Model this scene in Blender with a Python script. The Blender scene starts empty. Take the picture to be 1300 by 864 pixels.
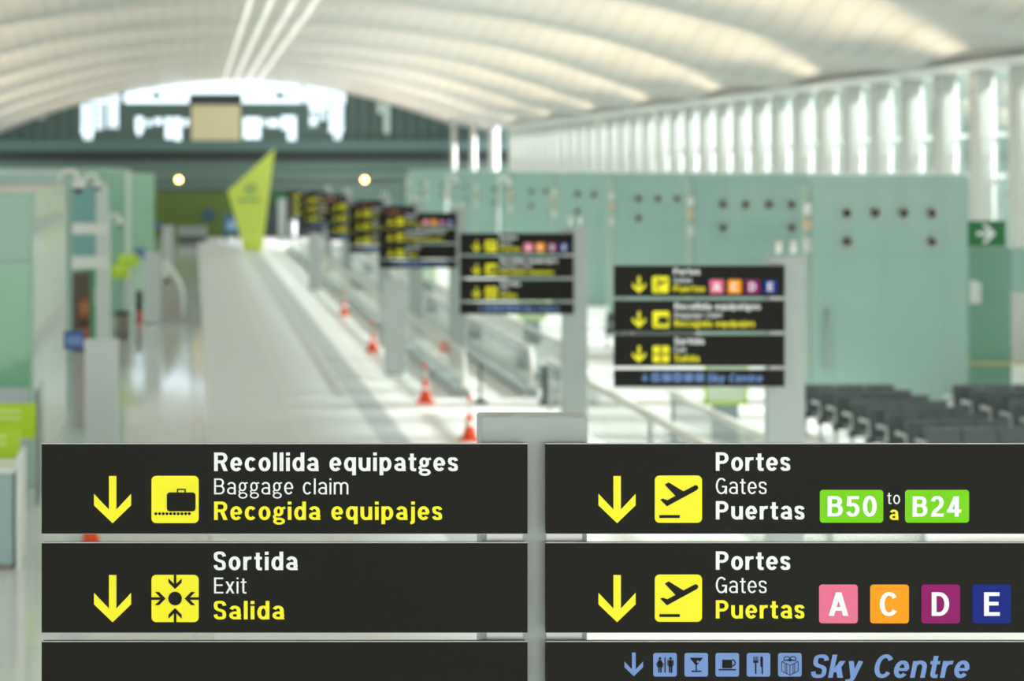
import bpy, math, random
from mathutils import Vector
random.seed(7)
sc = bpy.context.scene
R = math.radians

# ------------------------------------------------------------------ camera, world, lights, exposure
S = 380.0            # photo pixels per metre at the plane of the nearest sign
D1 = 2600.0 / S      # distance of that plane
HC = 4.22            # eye height (gallery above the concourse)
VX, VY = 247.0, 214.0

cam = bpy.data.cameras.new('camera')
cam.sensor_width = 36.0
cam.sensor_fit = 'HORIZONTAL'
cam.lens = 72.0
cam.shift_x = (650 - VX) / 1300.0
cam.shift_y = -(432 - VY) / 1300.0
cam.clip_start, cam.clip_end = 0.1, 600
cam.dof.use_dof = True
cam.dof.focus_distance = D1
cam.dof.aperture_fstop = 2.25
cam_o = bpy.data.objects.new('camera', cam)
cam_o.location = (0, 0, HC)
cam_o.rotation_euler = (R(90), 0, 0)
sc.collection.objects.link(cam_o)
sc.camera = cam_o

world = bpy.data.worlds.new('sky')
sc.world = world
world.use_nodes = True
wn, wl = world.node_tree.nodes, world.node_tree.links
bg = wn['Background']
tc = wn.new('ShaderNodeTexCoord')
sx = wn.new('ShaderNodeSeparateXYZ')
rampw = wn.new('ShaderNodeValToRGB')
mpr = wn.new('ShaderNodeMapRange')
mpr.inputs[1].default_value, mpr.inputs[2].default_value = -1, 1
wl.new(tc.outputs['Generated'], sx.inputs[0])
wl.new(sx.outputs['Y'], mpr.inputs[0])
wl.new(mpr.outputs[0], rampw.inputs[0])
wl.new(rampw.outputs[0], bg.inputs['Color'])
rampw.color_ramp.elements[0].position = 0.0
rampw.color_ramp.elements[0].color = (1.0, 0.97, 0.93, 1)
rampw.color_ramp.elements[1].position = 0.45
rampw.color_ramp.elements[1].color = (0.88, 0.96, 1.0, 1)
UP = 52
bg.inputs['Strength'].default_value = 1.75
sun = bpy.data.lights.new('sun', 'SUN')
sun.energy = 11.5
sun.angle = R(4)
sun.color = (.98, .96, 1.0)
sun_o = bpy.data.objects.new('sun', sun)
sc.collection.objects.link(sun_o)
sun_o.rotation_euler = Vector((-.90, -.07, -.375)).to_track_quat('-Z', 'Y').to_euler()
# warm uplights on both eaves, one under each fold of the vault
WAVE, WAVE0 = 10.8, 59.0
for side in (-1, 1):
    for k in range(-7, 7):
        y_ = WAVE0 + WAVE*(k - .10)
        for en, sp, dx, dz in ((UP*.8, 72, .86, .52), (UP*.95, 46, .925, .38), (UP*.16, 70, .34, .94)):
            la = bpy.data.lights.new('eaves_uplight', 'AREA')
            la.shape = 'RECTANGLE'; la.size = .5; la.size_y = .3
            la.energy = en; la.color = (1.0, .77, .56); la.spread = R(sp)
            lo_ = bpy.data.objects.new('eaves_uplight', la)
            sc.collection.objects.link(lo_)
            lo_.location = (17.5 if side > 0 else -13.6, y_, 5.1)
            lo_.rotation_euler = Vector((-side*dx, 0, dz)).to_track_quat('-Z', 'Y').to_euler()

vs = sc.view_settings
vs.view_transform = 'Standard'
vs.look = 'None'
vs.gamma = 1.0
vs.use_curve_mapping = False
vs.exposure = 0.74
sc.cycles.use_denoising = True
sc.cycles.max_bounces = 8
sc.cycles.diffuse_bounces = 5
sc.cycles.transparent_max_bounces = 24
sc.cycles.sample_clamp_indirect = 8

# ------------------------------------------------------------------ helpers
def lin(c):
    return tuple((v / 255 / 12.92) if v / 255 <= .04045 else ((v / 255 + .055) / 1.055) ** 2.4 for v in c)

def P(px, py, d):
    return Vector(((px - VX) * d / S, d * D1, HC - (py - VY) * d / S))
def PX(px, d): return (px - VX) * d / S
def PZ(py, d): return HC - (py - VY) * d / S

MATS = {}
def mat(name, rgb, rough=.5, metal=0.0, coat=0.0, noise=0.0, nscale=6.0, emit=None, estr=0.0, spec=.5):
    if name in MATS: return MATS[name]
    m = bpy.data.materials.new(name)
    m.use_nodes = True
    nt = m.node_tree
    b = nt.nodes['Principled BSDF']
    c = lin(rgb) + (1,)
    b.inputs['Base Color'].default_value = c
    b.inputs['Roughness'].default_value = rough
    b.inputs['Metallic'].default_value = metal
    b.inputs['Coat Weight'].default_value = coat
    b.inputs['Specular IOR Level'].default_value = spec
    if noise:
        t = nt.nodes.new('ShaderNodeTexCoord')
        n = nt.nodes.new('ShaderNodeTexNoise')
        n.inputs['Scale'].default_value = nscale
        n.inputs['Detail'].default_value = 4
        mx = nt.nodes.new('ShaderNodeMix'); mx.data_type = 'RGBA'
        mx.inputs[6].default_value = tuple(v * (1 - noise) for v in c[:3]) + (1,)
        mx.inputs[7].default_value = tuple(min(1, v * (1 + noise)) for v in c[:3]) + (1,)
        nt.links.new(t.outputs['Object'], n.inputs['Vector'])
        nt.links.new(n.outputs['Fac'], mx.inputs[0])
        nt.links.new(mx.outputs[2], b.inputs['Base Color'])
    if emit:
        b.inputs['Emission Color'].default_value = lin(emit) + (1,)
        b.inputs['Emission Strength'].default_value = estr
    MATS[name] = m
    return m

def glass(name, rgb, gloss=.08, rough=.02):
    """thin pane: tinted straight-through light plus a little mirror"""
    if name in MATS: return MATS[name]
    m = bpy.data.materials.new(name)
    m.use_nodes = True
    nt = m.node_tree
    nt.nodes.remove(nt.nodes['Principled BSDF'])
    out = nt.nodes['Material Output']
    t = nt.nodes.new('ShaderNodeBsdfTransparent'); t.inputs[0].default_value = lin(rgb) + (1,)
    g = nt.nodes.new('ShaderNodeBsdfGlossy'); g.inputs['Roughness'].default_value = rough
    f = nt.nodes.new('ShaderNodeFresnel'); f.inputs[0].default_value = 1.25
    ad = nt.nodes.new('ShaderNodeMath'); ad.operation = 'MULTIPLY_ADD'
    ad.inputs[1].default_value = .6; ad.inputs[2].default_value = gloss; ad.use_clamp = True
    mx = nt.nodes.new('ShaderNodeMixShader')
    nt.links.new(f.outputs[0], ad.inputs[0]); nt.links.new(ad.outputs[0], mx.inputs[0])
    nt.links.new(t.outputs[0], mx.inputs[1]); nt.links.new(g.outputs[0], mx.inputs[2])
    nt.links.new(mx.outputs[0], out.inputs['Surface'])
    MATS[name] = m
    return m

class MB:
    def __init__(s): s.v, s.f, s.m, s.sm = [], [], [], []
    def add(s, vs_, fs, mi=0, smooth=False):
        o = len(s.v); s.v += [tuple(v) for v in vs_]
        for f in fs:
            s.f.append(tuple(i + o for i in f)); s.m.append(mi); s.sm.append(smooth)
        return s
    def box(s, x0, x1, y0, y1, z0, z1, mi=0):
        v = [(x0,y0,z0),(x1,y0,z0),(x1,y1,z0),(x0,y1,z0),(x0,y0,z1),(x1,y0,z1),(x1,y1,z1),(x0,y1,z1)]
        return s.add(v, [(0,3,2,1),(4,5,6,7),(0,1,5,4),(1,2,6,5),(2,3,7,6),(3,0,4,7)], mi)
    def bbox(s, x0, x1, y0, y1, z0, z1, b=.01, mi=0):
        """box with chamfered vertical and top edges"""
        pr = [(x0+b,y0),(x1-b,y0),(x1,y0+b),(x1,y1-b),(x1-b,y1),(x0+b,y1),(x0,y1-b),(x0,y0+b)]
        cx, cy = (x0+x1)/2, (y0+y1)/2
        ins = [(min(max(x, x0+b), x1-b), min(max(y, y0+b), y1-b)) for x, y in pr]
        v = [(x,y,z0) for x,y in pr] + [(x,y,z1-b) for x,y in pr] + [(x,y,z1) for x,y in ins]
        fs = [tuple(range(7,-1,-1)), tuple(range(16,24))]
        for k in range(8):
            n = (k+1) % 8
            fs += [(k,n,8+n,8+k),(8+k,8+n,16+n,16+k)]
        return s.add(v, fs, mi)
    def prism(s, poly, axis, a, b, mi=0, smooth=False):
        """poly of 2-D points extruded along axis ('x','y','z')"""
        def q(p, t):
            return {'x': (t,p[0],p[1]), 'y': (p[0],t,p[1]), 'z': (p[0],p[1],t)}[axis]
        n = len(poly)
        v = [q(p,a) for p in poly] + [q(p,b) for p in poly]
        s.add(v, [tuple(range(n)), tuple(range(2*n-1,n-1,-1))], mi)
        o = len(s.v) - 2*n
        for k in range(n):
            s.f.append((o+k, o+n+k, o+n+(k+1)%n, o+(k+1)%n)); s.m.append(mi); s.sm.append(smooth)
        return s
    def tube(s, pts, r, n=10, mi=0, caps=True):
        pts = [Vector(p) for p in pts]
        rs = r if isinstance(r, (list,tuple)) else [r]*len(pts)
        o = len(s.v); prev = None
        for i, p in enumerate(pts):
            t = (pts[min(i+1,len(pts)-1)] - pts[max(i-1,0)]).normalized()
            if prev is None:
                up = Vector((0,0,1)) if abs(t.z) < .9 else Vector((1,0,0))
                a = t.cross(up).normalized()
            else:
                a = (prev - t*prev.dot(t)).normalized()
            prev = a; b = t.cross(a)
            for k in range(n):
                an = 2*math.pi*k/n
                s.v.append(tuple(p + (a*math.cos(an) + b*math.sin(an))*rs[i]))
        for i in range(len(pts)-1):
            for k in range(n):
                s.f.append((o+i*n+k, o+i*n+(k+1)%n, o+(i+1)*n+(k+1)%n, o+(i+1)*n+k)); s.m.append(mi); s.sm.append(True)
        if caps:
            s.f.append(tuple(o+k for k in range(n-1,-1,-1))); s.m.append(mi); s.sm.append(False)
            s.f.append(tuple(o+(len(pts)-1)*n+k for k in range(n))); s.m.append(mi); s.sm.append(False)
        return s
    def lathe(s, prof, c=(0,0,0), n=20, axis='z', mi=0, smooth=True):
        o = len(s.v)
        for r, h in prof:
            for k in range(n):
                an = 2*math.pi*k/n
                u, w = r*math.cos(an), r*math.sin(an)
                p = (u,w,h) if axis == 'z' else ((u,h,w) if axis == 'y' else (h,u,w))
                s.v.append((p[0]+c[0], p[1]+c[1], p[2]+c[2]))
        for i in range(len(prof)-1):
            for k in range(n):
                s.f.append((o+i*n+k, o+i*n+(k+1)%n, o+(i+1)*n+(k+1)%n, o+(i+1)*n+k)); s.m.append(mi); s.sm.append(smooth)
        s.f.append(tuple(o+k for k in range(n))); s.m.append(mi); s.sm.append(False)
        s.f.append(tuple(o+(len(prof)-1)*n+k for k in range(n))); s.m.append(mi); s.sm.append(False)
        return s
    def mesh(s, name, mats):
        me = bpy.data.meshes.new(name)
        me.from_pydata(s.v, [], s.f)
        for m in (mats if isinstance(mats, (list,tuple)) else [mats]): me.materials.append(m)
        me.polygons.foreach_set('material_index', s.m)
        me.polygons.foreach_set('use_smooth', s.sm)
        import bmesh
        if not getattr(s, 'flat', False):
            bm = bmesh.new(); bm.from_mesh(me)
            bmesh.ops.recalc_face_normals(bm, faces=bm.faces)
            bm.to_mesh(me); bm.free()
        me.update()
        return me
    def build(s, name, mats, parent=None, loc=(0,0,0)):
        return link(name, s.mesh(name, mats), parent, loc)

def link(name, me, parent=None, loc=(0,0,0)):
    o = bpy.data.objects.new(name, me)
    sc.collection.objects.link(o)
    o.location = loc
    if parent: o.parent = parent
    return o
def tag(o, label, cat, group=None):
    o['label'] = label; o['category'] = cat
    if group: o['group'] = group
    return o
def thing(name, label, cat, loc=(0,0,0), group=None):
    return tag(link(name, None, None, loc), label, cat, group)
def struct(o):
    o['kind'] = 'structure'; return o
def copy_tree(o, parent=None):
    c = o.copy(); sc.collection.objects.link(c)
    if parent: c.parent = parent
    for ch in list(o.children): copy_tree(ch, c)
    return c

# ------------------------------------------------------------------ materials
M_panel = mat('sign_black', (28,27,23), .55, spec=.15, noise=.06, nscale=3)
M_under = mat('panel_core', (14,14,14), .6)
M_alu = mat('brushed_aluminium', (196,200,198), .35, .6)
M_yel = mat('yellow_vinyl', (255,244,14), .5)
M_white = mat('white_vinyl', (246,249,254), .5)
M_grn = mat('lime_vinyl', (120,212,10), .5, spec=.2)
M_pink = mat('pink_vinyl', (236,116,152), .5, spec=.2)
M_org = mat('orange_vinyl', (255,160,18), .5, spec=.2)
M_pur = mat('purple_vinyl', (146,24,108), .5, spec=.15)
M_blu = mat('blue_vinyl', (14,38,132), .5, spec=.15)
M_sky = mat('sky_blue_vinyl', (112,148,212), .5)
M_pillar = mat('grey_enamel', (164,173,172), .45, noise=.02, nscale=2)
M_teal = mat('green_back_painted_glass', (154,186,178), .15, coat=.3, noise=.03, nscale=.5)
M_teal2 = mat('blue_green_glass', (128,176,176), .12, coat=.3)
M_palegrn = mat('pale_green_glass', (158,202,176), .15, coat=.3)
M_frost = mat('frosted_glass', (206,220,211), .3, coat=.2)
M_frame = mat('white_frame_metal', (226,230,226), .4)
M_steel = mat('stainless_steel', (200,202,200), .28, .9)
M_rail = mat('handrail_rubber', (196,196,186), .5)
M_seat = mat('dark_grey_seat', (70,80,82), .45, noise=.05, nscale=5)
M_black = mat('black_plastic', (24,26,28), .45)
M_dark = mat('dark_recess', (16,18,20), .6)
M_lime = mat('lime_board', (176,214,28), .45)
M_kite = mat('lime_monolith', (222,238,104), .45)
M_kite2 = mat('lime_print', (110,168,110), .5)
M_blueboard = mat('blue_board', (40,76,152), .45)
M_exit = mat('exit_green', (16,108,52), .4)
M_cone = mat('cone_orange', (238,82,34), .5)
M_conew = mat('cone_white', (240,240,238), .4)
M_glassclear = glass('clear_balustrade_glass', (250,253,251), .035)
M_glassgreen = glass('green_facade_glass', (214,224,219), .05)
M_glasswin = glass('window_glass', (204,214,218), .04)
M_skirt = mat('grey_skirting', (150,158,160), .4)
M_belt = mat('walkway_belt', (196,200,198), .45)

# ------------------------------------------------------------------ structure: floor, ceiling, walls
YF = 18.5 * D1            # far wall
def floor_mat(name, rgb, rough, tile, joint, spec=.5, var=.02):
    m = bpy.data.materials.new(name); m.use_nodes = True
    nt = m.node_tree; b = nt.nodes['Principled BSDF']
    t = nt.nodes.new('ShaderNodeTexCoord')
    br = nt.nodes.new('ShaderNodeTexBrick')
    c = lin(rgb)
    br.inputs['Color1'].default_value = tuple(v*(1-var) for v in c) + (1,)
    br.inputs['Color2'].default_value = tuple(min(1,v*(1+var)) for v in c) + (1,)
    br.inputs['Mortar'].default_value = tuple(v*joint for v in c) + (1,)
    br.inputs['Scale'].default_value = 1.0
    br.inputs['Mortar Size'].default_value = .012
    br.inputs['Brick Width'].default_value = tile[0]
    br.inputs['Row Height'].default_value = tile[1]
    br.offset = 0
    nt.links.new(t.outputs['Object'], br.inputs['Vector'])
    nt.links.new(br.outputs['Color'], b.inputs['Base Color'])
    b.inputs['Roughness'].default_value = rough
    b.inputs['Specular IOR Level'].default_value = spec
    return m
F_left = floor_mat('white_polished_tile', (214,219,219), .07, (1.2,1.2), .86)
F_mid = floor_mat('pale_grey_vinyl', (220,226,228), .42, (12,8.5), .93)
F_right = floor_mat('white_stone_tile', (244,243,240), .3, (1.2,1.2), .93)
F_line = mat('floor_light_strip', (226,226,222), .35)
F_band = mat('floor_grey_band', (178,185,187), .4)
XA, XB = .2, 3.33
fl = MB()
fl.add([(-16,-24,0),(XA,-24,0),(XA,YF+4,0),(-16,YF+4,0)], [(0,1,2,3)], 0)
fl.add([(XA,-24,0),(XB-.45,-24,0),(XB-.45,YF+4,0),(XA,YF+4,0)], [(0,1,2,3)], 1)
fl.add([(XB-.45,-24,0),(XB,-24,0),(XB,YF+4,0),(XB-.45,YF+4,0)], [(0,1,2,3)], 3)
fl.add([(XB,-24,0),(20,-24,0),(20,YF+4,0),(XB,YF+4,0)], [(0,1,2,3)], 2)
for x0, x1, y0 in ((1.6,1.76,10),):
    fl.add([(x0,y0,.002),(x1,y0,.002),(x1,100,.002),(x0,100,.002)], [(0,1,2,3)], 4)
floor = struct(fl.build('floor', [F_left, F_mid, F_right, F_band, F_line]))

# ceiling: wide shallow vault, scalloped across its length
CX, HX = 2.5, 18.0
def ceil_z(x, y):
    base = HC + 5.42 - .0126*(x-CX)**2
    a = .03 + 1.25*min(1.0, abs(x-CX)/15.5)**1.6
    u = 2*math.pi*((y - WAVE0)/WAVE)
    w = -math.sin(u) - .30*math.sin(2*u)
    edge = max(0.0, min(1.0, (HX - x)/2.6)) if x > CX else 1.0
    return base + a*w*.5*(.04+.96*edge)
def ceiling_material():
    m = bpy.data.materials.new('ceiling_slats'); m.use_nodes = True
    nt = m.node_tree; b = nt.nodes['Principled BSDF']
    t = nt.nodes.new('ShaderNodeTexCoord')
    s_ = nt.nodes.new('ShaderNodeSeparateXYZ'); nt.links.new(t.outputs['Object'], s_.inputs[0])
    ml = nt.nodes.new('ShaderNodeMath'); ml.operation = 'MULTIPLY'; ml.inputs[1].default_value = 1/.55
    fr = nt.nodes.new('ShaderNodeMath'); fr.operation = 'FRACT'
    rp = nt.nodes.new('ShaderNodeValToRGB')
    c = lin((197,197,191))
    rp.color_ramp.elements[0].position = 0; rp.color_ramp.elements[0].color = tuple(v*.80 for v in c)+(1,)
    rp.color_ramp.elements[1].position = .22; rp.color_ramp.elements[1].color = c+(1,)
    nt.links.new(s_.outputs['X'], ml.inputs[0]); nt.links.new(ml.outputs[0], fr.inputs[0])
    nt.links.new(fr.outputs[0], rp.inputs[0]); nt.links.new(rp.outputs[0], b.inputs['Base Color'])
    b.inputs['Roughness'].default_value = .42
    return m
cm = MB()
NX, NY = 72, 330
Y0 = -24.0
for j in range(NY+1):
    y = Y0 + (YF-Y0)*j/NY
    for i in range(NX+1):
        x = -14.5 + (HX+14.5)*i/NX
        cm.v.append((x, y, ceil_z(x, y)))
for j in range(NY):
    for i in range(NX):
        a = j*(NX+1)+i
        cm.f.append((a, a+NX+1, a+NX+2, a+1)); cm.m.append(0); cm.sm.append(True)
ceiling = struct(cm.build('ceiling', ceiling_material()))

# four pale luminaire strips along the crown
M_strip = mat('luminaire_diffuser', (250,250,246), .4, emit=(255,252,244), estr=.22)
for k, (x, nm) in enumerate(((1.80,'leftmost'),(2.48,'second from the left'),(3.22,'third from the left'),(3.90,'rightmost'))):
    b = MB(); n = 132
    for j in range(n+1):
        y = 20 + (YF-22)*j/n
        z = ceil_z(x, y)
        for dx, dz in ((-.075,0),(.075,0),(.075,-.05),(-.075,-.05)): b.v.append((x+dx, y, z+dz))
    for j in range(n):
        for q in range(4):
            a = j*4+q; c_ = j*4+(q+1)%4
            b.f.append((a,c_,c_+4,a+4)); b.m.append(0); b.sm.append(False)
    tag(b.build('ceiling_light_strip', M_strip), 'long white light strip along the crown of the vault, %s of the four' % nm, 'ceiling light', 'light strips along the vaulted ceiling')

# right wall: glazing behind upright rounded fins
wr = struct(link('wall_right', None))
ZT = ceil_z(HX, 60)
EDGE = HC + 2.42
YR0, YR1 = -24.0, 17.05*D1
M_fin = mat('white_fin_metal', (216,217,212), .4, noise=.02, nscale=.6)
MB().add([(HX+.6,YR0,0),(HX+.6,YR1,0),(HX+.6,YR1,EDGE+.3),(HX+.6,YR0,EDGE+.3)], [(0,1,2,3)]).build('glazing', M_glassgreen, wr)
fin_poly = []
for k in range(17):
    an = math.pi + math.pi*k/16
    c_, s_ = math.cos(an), math.sin(an)
    fin_poly.append((.235*math.copysign(abs(c_)**.30, c_), .30*math.copysign(abs(s_)**.30, s_)))
fin_poly += [(.235,.10),(-.235,.10)]
fin_me = MB().prism(fin_poly, 'z', 0, 6.52, smooth=True).mesh('fin', M_fin)
y = 6.5*D1 + .35
ys = []
while y > YR0: y -= 2.31
y += 2.31
while y < YR1:
    ys.append(y); link('fin', fin_me, wr, (HX+.10, y, 0)); y += 2.31
e = MB()
e.box(HX-.45, HX+.7, YR0, YR1, 6.47, 6.63)
e.build('eaves_beam', M_frame, wr)
tr = MB()
for z in (2.2, 4.05, 5.0):
    tr.box(HX+.5, HX+.66, YR0, YR1, z-.05, z+.05)
tr.build('transom', M_frame, wr)
# facade added across the apron to dim the sky seen through the glazing
M_out = mat('added_facade', (206,222,212), .6, noise=.08, nscale=.12)
struct(MB().box(33, 34, -30, 260, -1, 8.6).build('wall_outside_added', M_out))
struct(MB().add([(20,-30,-.05),(33,-30,-.05),(33,260,-.05),(20,260,-.05)], [(0,1,2,3)]).build('floor_apron', mat('apron_concrete', (190,192,186), .7, noise=.05, nscale=.3)))
# three free columns past the end of the glazing
for k, (px, d, w) in enumerate(((627,17.9,.55),(601,18.1,.34),(576,18.2,.3))):
    x = PX(px, d)
    o = MB().lathe([(w/2,0),(w/2,ceil_z(min(x,HX-.1), d*D1)+.2)], (x, d*D1, 0), 16).build('trim_%d' % (k+1), M_fin)
    struct(o)

# left wall: plain glazed wall with posts, behind the left row of partitions
wl_ = struct(link('wall_left', None))
g = MB(); g.add([(-14.5,-24,0),(-14.5,YF,0),(-14.5,YF,ceil_z(-14.5,60)),(-14.5,-24,ceil_z(-14.5,60))], [(0,1,2,3)])
g.build('glazing', M_glassgreen, wl_)
for k in range(21):
    MB().box(-14.5,-14.2, -22+k*7.2, -21.7+k*7.2, 0, ceil_z(-14.4, 60)+.3).build('post', M_frame, wl_)

# far wall: dark steel and glass, lit windows under the vault
wb = struct(link('wall_back', None))
DF = 18.5
M_fw = mat('far_dark_green_glass', (78,104,100), .3, noise=.10, nscale=.35)
M_fw2 = mat('far_teal_band', (92,122,120), .4)
M_fwdark = mat('far_dark_band', (48,56,56), .5)
M_fwmid = mat('far_grey_green', (98,126,120), .4, noise=.06, nscale=.4)
M_mull = mat('far_mullion', (112,132,128), .5)
M_olive = mat('far_olive_wall', (86,110,42), .5, noise=.05, nscale=.5)
M_beige = mat('far_beige_box', (216,208,170), .5, noise=.03, nscale=.6)
M_shop = mat('far_shop_front', (44,56,58), .4)
def fbox(b, x0, y0, x1, y1, d=DF, t=.3, mi=0):
    return b.box(PX(x0,d), PX(x1,d), d*D1, d*D1+t, PZ(y1,d), PZ(y0,d), mi)
b = MB()
fbox(b, -90, 60, 100, 180); fbox(b, 439, 60, 660, 180); fbox(b, 100, 60, 439, 96)
b.build('curtain_glazing', M_fw, wb)
b = MB()
for x in list(range(-80,100,16)) + list(range(446,650,15)):
    fbox(b, x, 98, x+2.2, 180, DF-.03, .1)
b.build('mullion', M_mull, wb)
b = MB(); fbox(b, -90,178,660,191, DF-.08,.4); b.build('spandrel_band', M_fw2, wb)
b = MB(); fbox(b, -90,191,660,205, DF-.02,.3); b.build('dark_band', M_fwdark, wb)
b = MB(); fbox(b, -90,205,660,305, DF,.3); b.build('lower_wall', M_fwmid, wb)
b = MB()
for y0, y1 in ((219,225),(234,240)): fbox(b, -90,y0,660,y1, DF-.03,.15)
b.build('ledge', M_mull, wb)
# windows: glass, frame of dark steel and the things seen in it
wnd = struct(link('window_1', None))
b = MB(); b.add([P(100,96,DF),P(439,96,DF),P(439,179,DF),P(100,179,DF)], [(0,1,2,3)]); b.build('glass', M_glasswin, wnd)
b = MB()
def around(b, x0, y0, x1, y1, holes):
    """steelwork filling a rectangle except for the openings"""
    ys_ = sorted({y0, y1} | {v for h in holes for v in (h[1], h[3])})
    for ya, yb in zip(ys_, ys_[1:]):
        cur = x0
        for h in sorted(h for h in holes if h[1] <= ya and h[3] >= yb):
            if h[0] > cur: fbox(b, cur, ya, h[0], yb, DF-.06, .25)
            cur = max(cur, h[2])
        if cur < x1: fbox(b, cur, ya, x1, yb, DF-.06, .25)
around(b, 156, 131, 243, 180, [(172,148,182,167),(186,152,192,160),(196,150,206,158),(210,149,219,176),(221,149,230,178),(233,151,239,160),(174,167,179,172)])
around(b, 305, 131, 391, 180, [(309,149,331,176),(340,151,354,161),(357,147,376,164),(365,164,376,178),(333,151,337,159)])
around(b, 100, 131, 156, 180, [(103,133,119,170),(122,133,131,164),(136,133,150,162),(106,170,117,177)])
around(b, 391, 131, 439, 180, [(393,133,415,143),(418,133,436,168),(393,146,403,160),(405,146,415,152),(424,168,433,177)])
for r in ((100,96,140,110),(400,96,439,107),(152,110,158,132),(193,117,204,125),(349,117,362,125),(383,108,386,132)):
    fbox(b, *r, DF-.06, .25)
for x in (111,127,141,427): fbox(b, x, 131, x+1.2, 178, DF-.06,.2)
for y_ in (118,125,141,149,157): fbox(b, 100, y_, 152, y_+1.2, DF-.06,.2); fbox(b, 391, y_, 439, y_+1.2, DF-.06,.2)
b.build('steel_frame', M_fw, wnd)
b = MB(); fbox(b, 243,133,305,178, DF-.12,.5); b.build('lift_shaft', M_beige, wnd)
b = MB(); fbox(b, 240,119,307,133, DF-.13,.5); b.build('lift_shaft_cap', M_fwdark, wnd)
# two small slots of light in the curtain glazing, painted as pale plates
b = MB()
for r in ((50,132,58,152),(479,130,486,144),(487,132,495,170)):
    fbox(b, *r, DF-.04, .05)
b.build('painted_light_slot', mat('painted_light_slot', (190,214,212), .5), wb)
# shop fronts at the foot of the far wall
b = MB(); fbox(b, 196,243,300,300.3, DF-.1,.4); b.build('olive_shop_wall', M_olive, wb)
b = MB(); fbox(b, 330,250,420,300.3, DF-.1,.4); fbox(b, 100,250,195,300.3,DF-.1,.4); b.build('shop_front', M_shop, wb)
b = MB(); p = P(265,273,DF-.12); b.lathe([(.42,0),(.42,.05)], tuple(p), 24, 'y'); b.build('round_emblem', mat('emblem_blue', (56,84,110), .5), wb)

# ------------------------------------------------------------------ lettering: stroke glyphs with an anisotropic pen
def arc(cx, cy, rx, ry, a0, a1, n=14, ex=2.1):
    out = []
    for k in range(n+1):
        t = R(a0 + (a1-a0)*k/n); c, s_ = math.cos(t), math.sin(t)
        out.append((cx + rx*math.copysign(abs(c)**(2/ex), c), cy + ry*math.copysign(abs(s_)**(2/ex), s_)))
    return out
def bez(p0, p1, p2, p3, n=10):
    out = []
    for k in range(n+1):
        t = k/n; u = 1-t
        out.append(tuple(u**3*a + 3*u*u*t*b_ + 3*u*t*t*c + t**3*d for a, b_, c, d in zip(p0,p1,p2,p3)))
    return out
def path(*segs):
    out = []
    for s_ in segs:
        for p in s_:
            if not out or (abs(p[0]-out[-1][0]) + abs(p[1]-out[-1][1])) > 1e-6: out.append(p)
    return out
def ribbon(pts, w, h, closed=False):
    n = len(pts); L, Rr = [], []
    for i, p in enumerate(pts):
        a = pts[i-1] if (i or closed) else p
        b_ = pts[(i+1) % n] if (i < n-1 or closed) else p
        def nrm(q, r):
            dx, dy = r[0]-q[0], r[1]-q[1]; l = math.hypot(dx, dy) or 1
            return -dy/l, dx/l
        if a == p: nx, ny = nrm(p, b_)
        elif b_ == p: nx, ny = nrm(a, p)
        else:
            n1, n2 = nrm(a, p), nrm(p, b_)
            nx, ny = n1[0]+n2[0], n1[1]+n2[1]; l = math.hypot(nx, ny) or 1; nx /= l; ny /= l
            k = 1/max(.6, nx*n1[0]+ny*n1[1]); nx *= k; ny *= k
        L.append((p[0]+nx*w/2, p[1]+ny*h/2)); Rr.append((p[0]-nx*w/2, p[1]-ny*h/2))
    qs = []
    m = n if closed else n-1
    for i in range(m):
        j = (i+1) % n
        qs.append([L[i], Rr[i], Rr[j], L[j]])
    return qs
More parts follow.
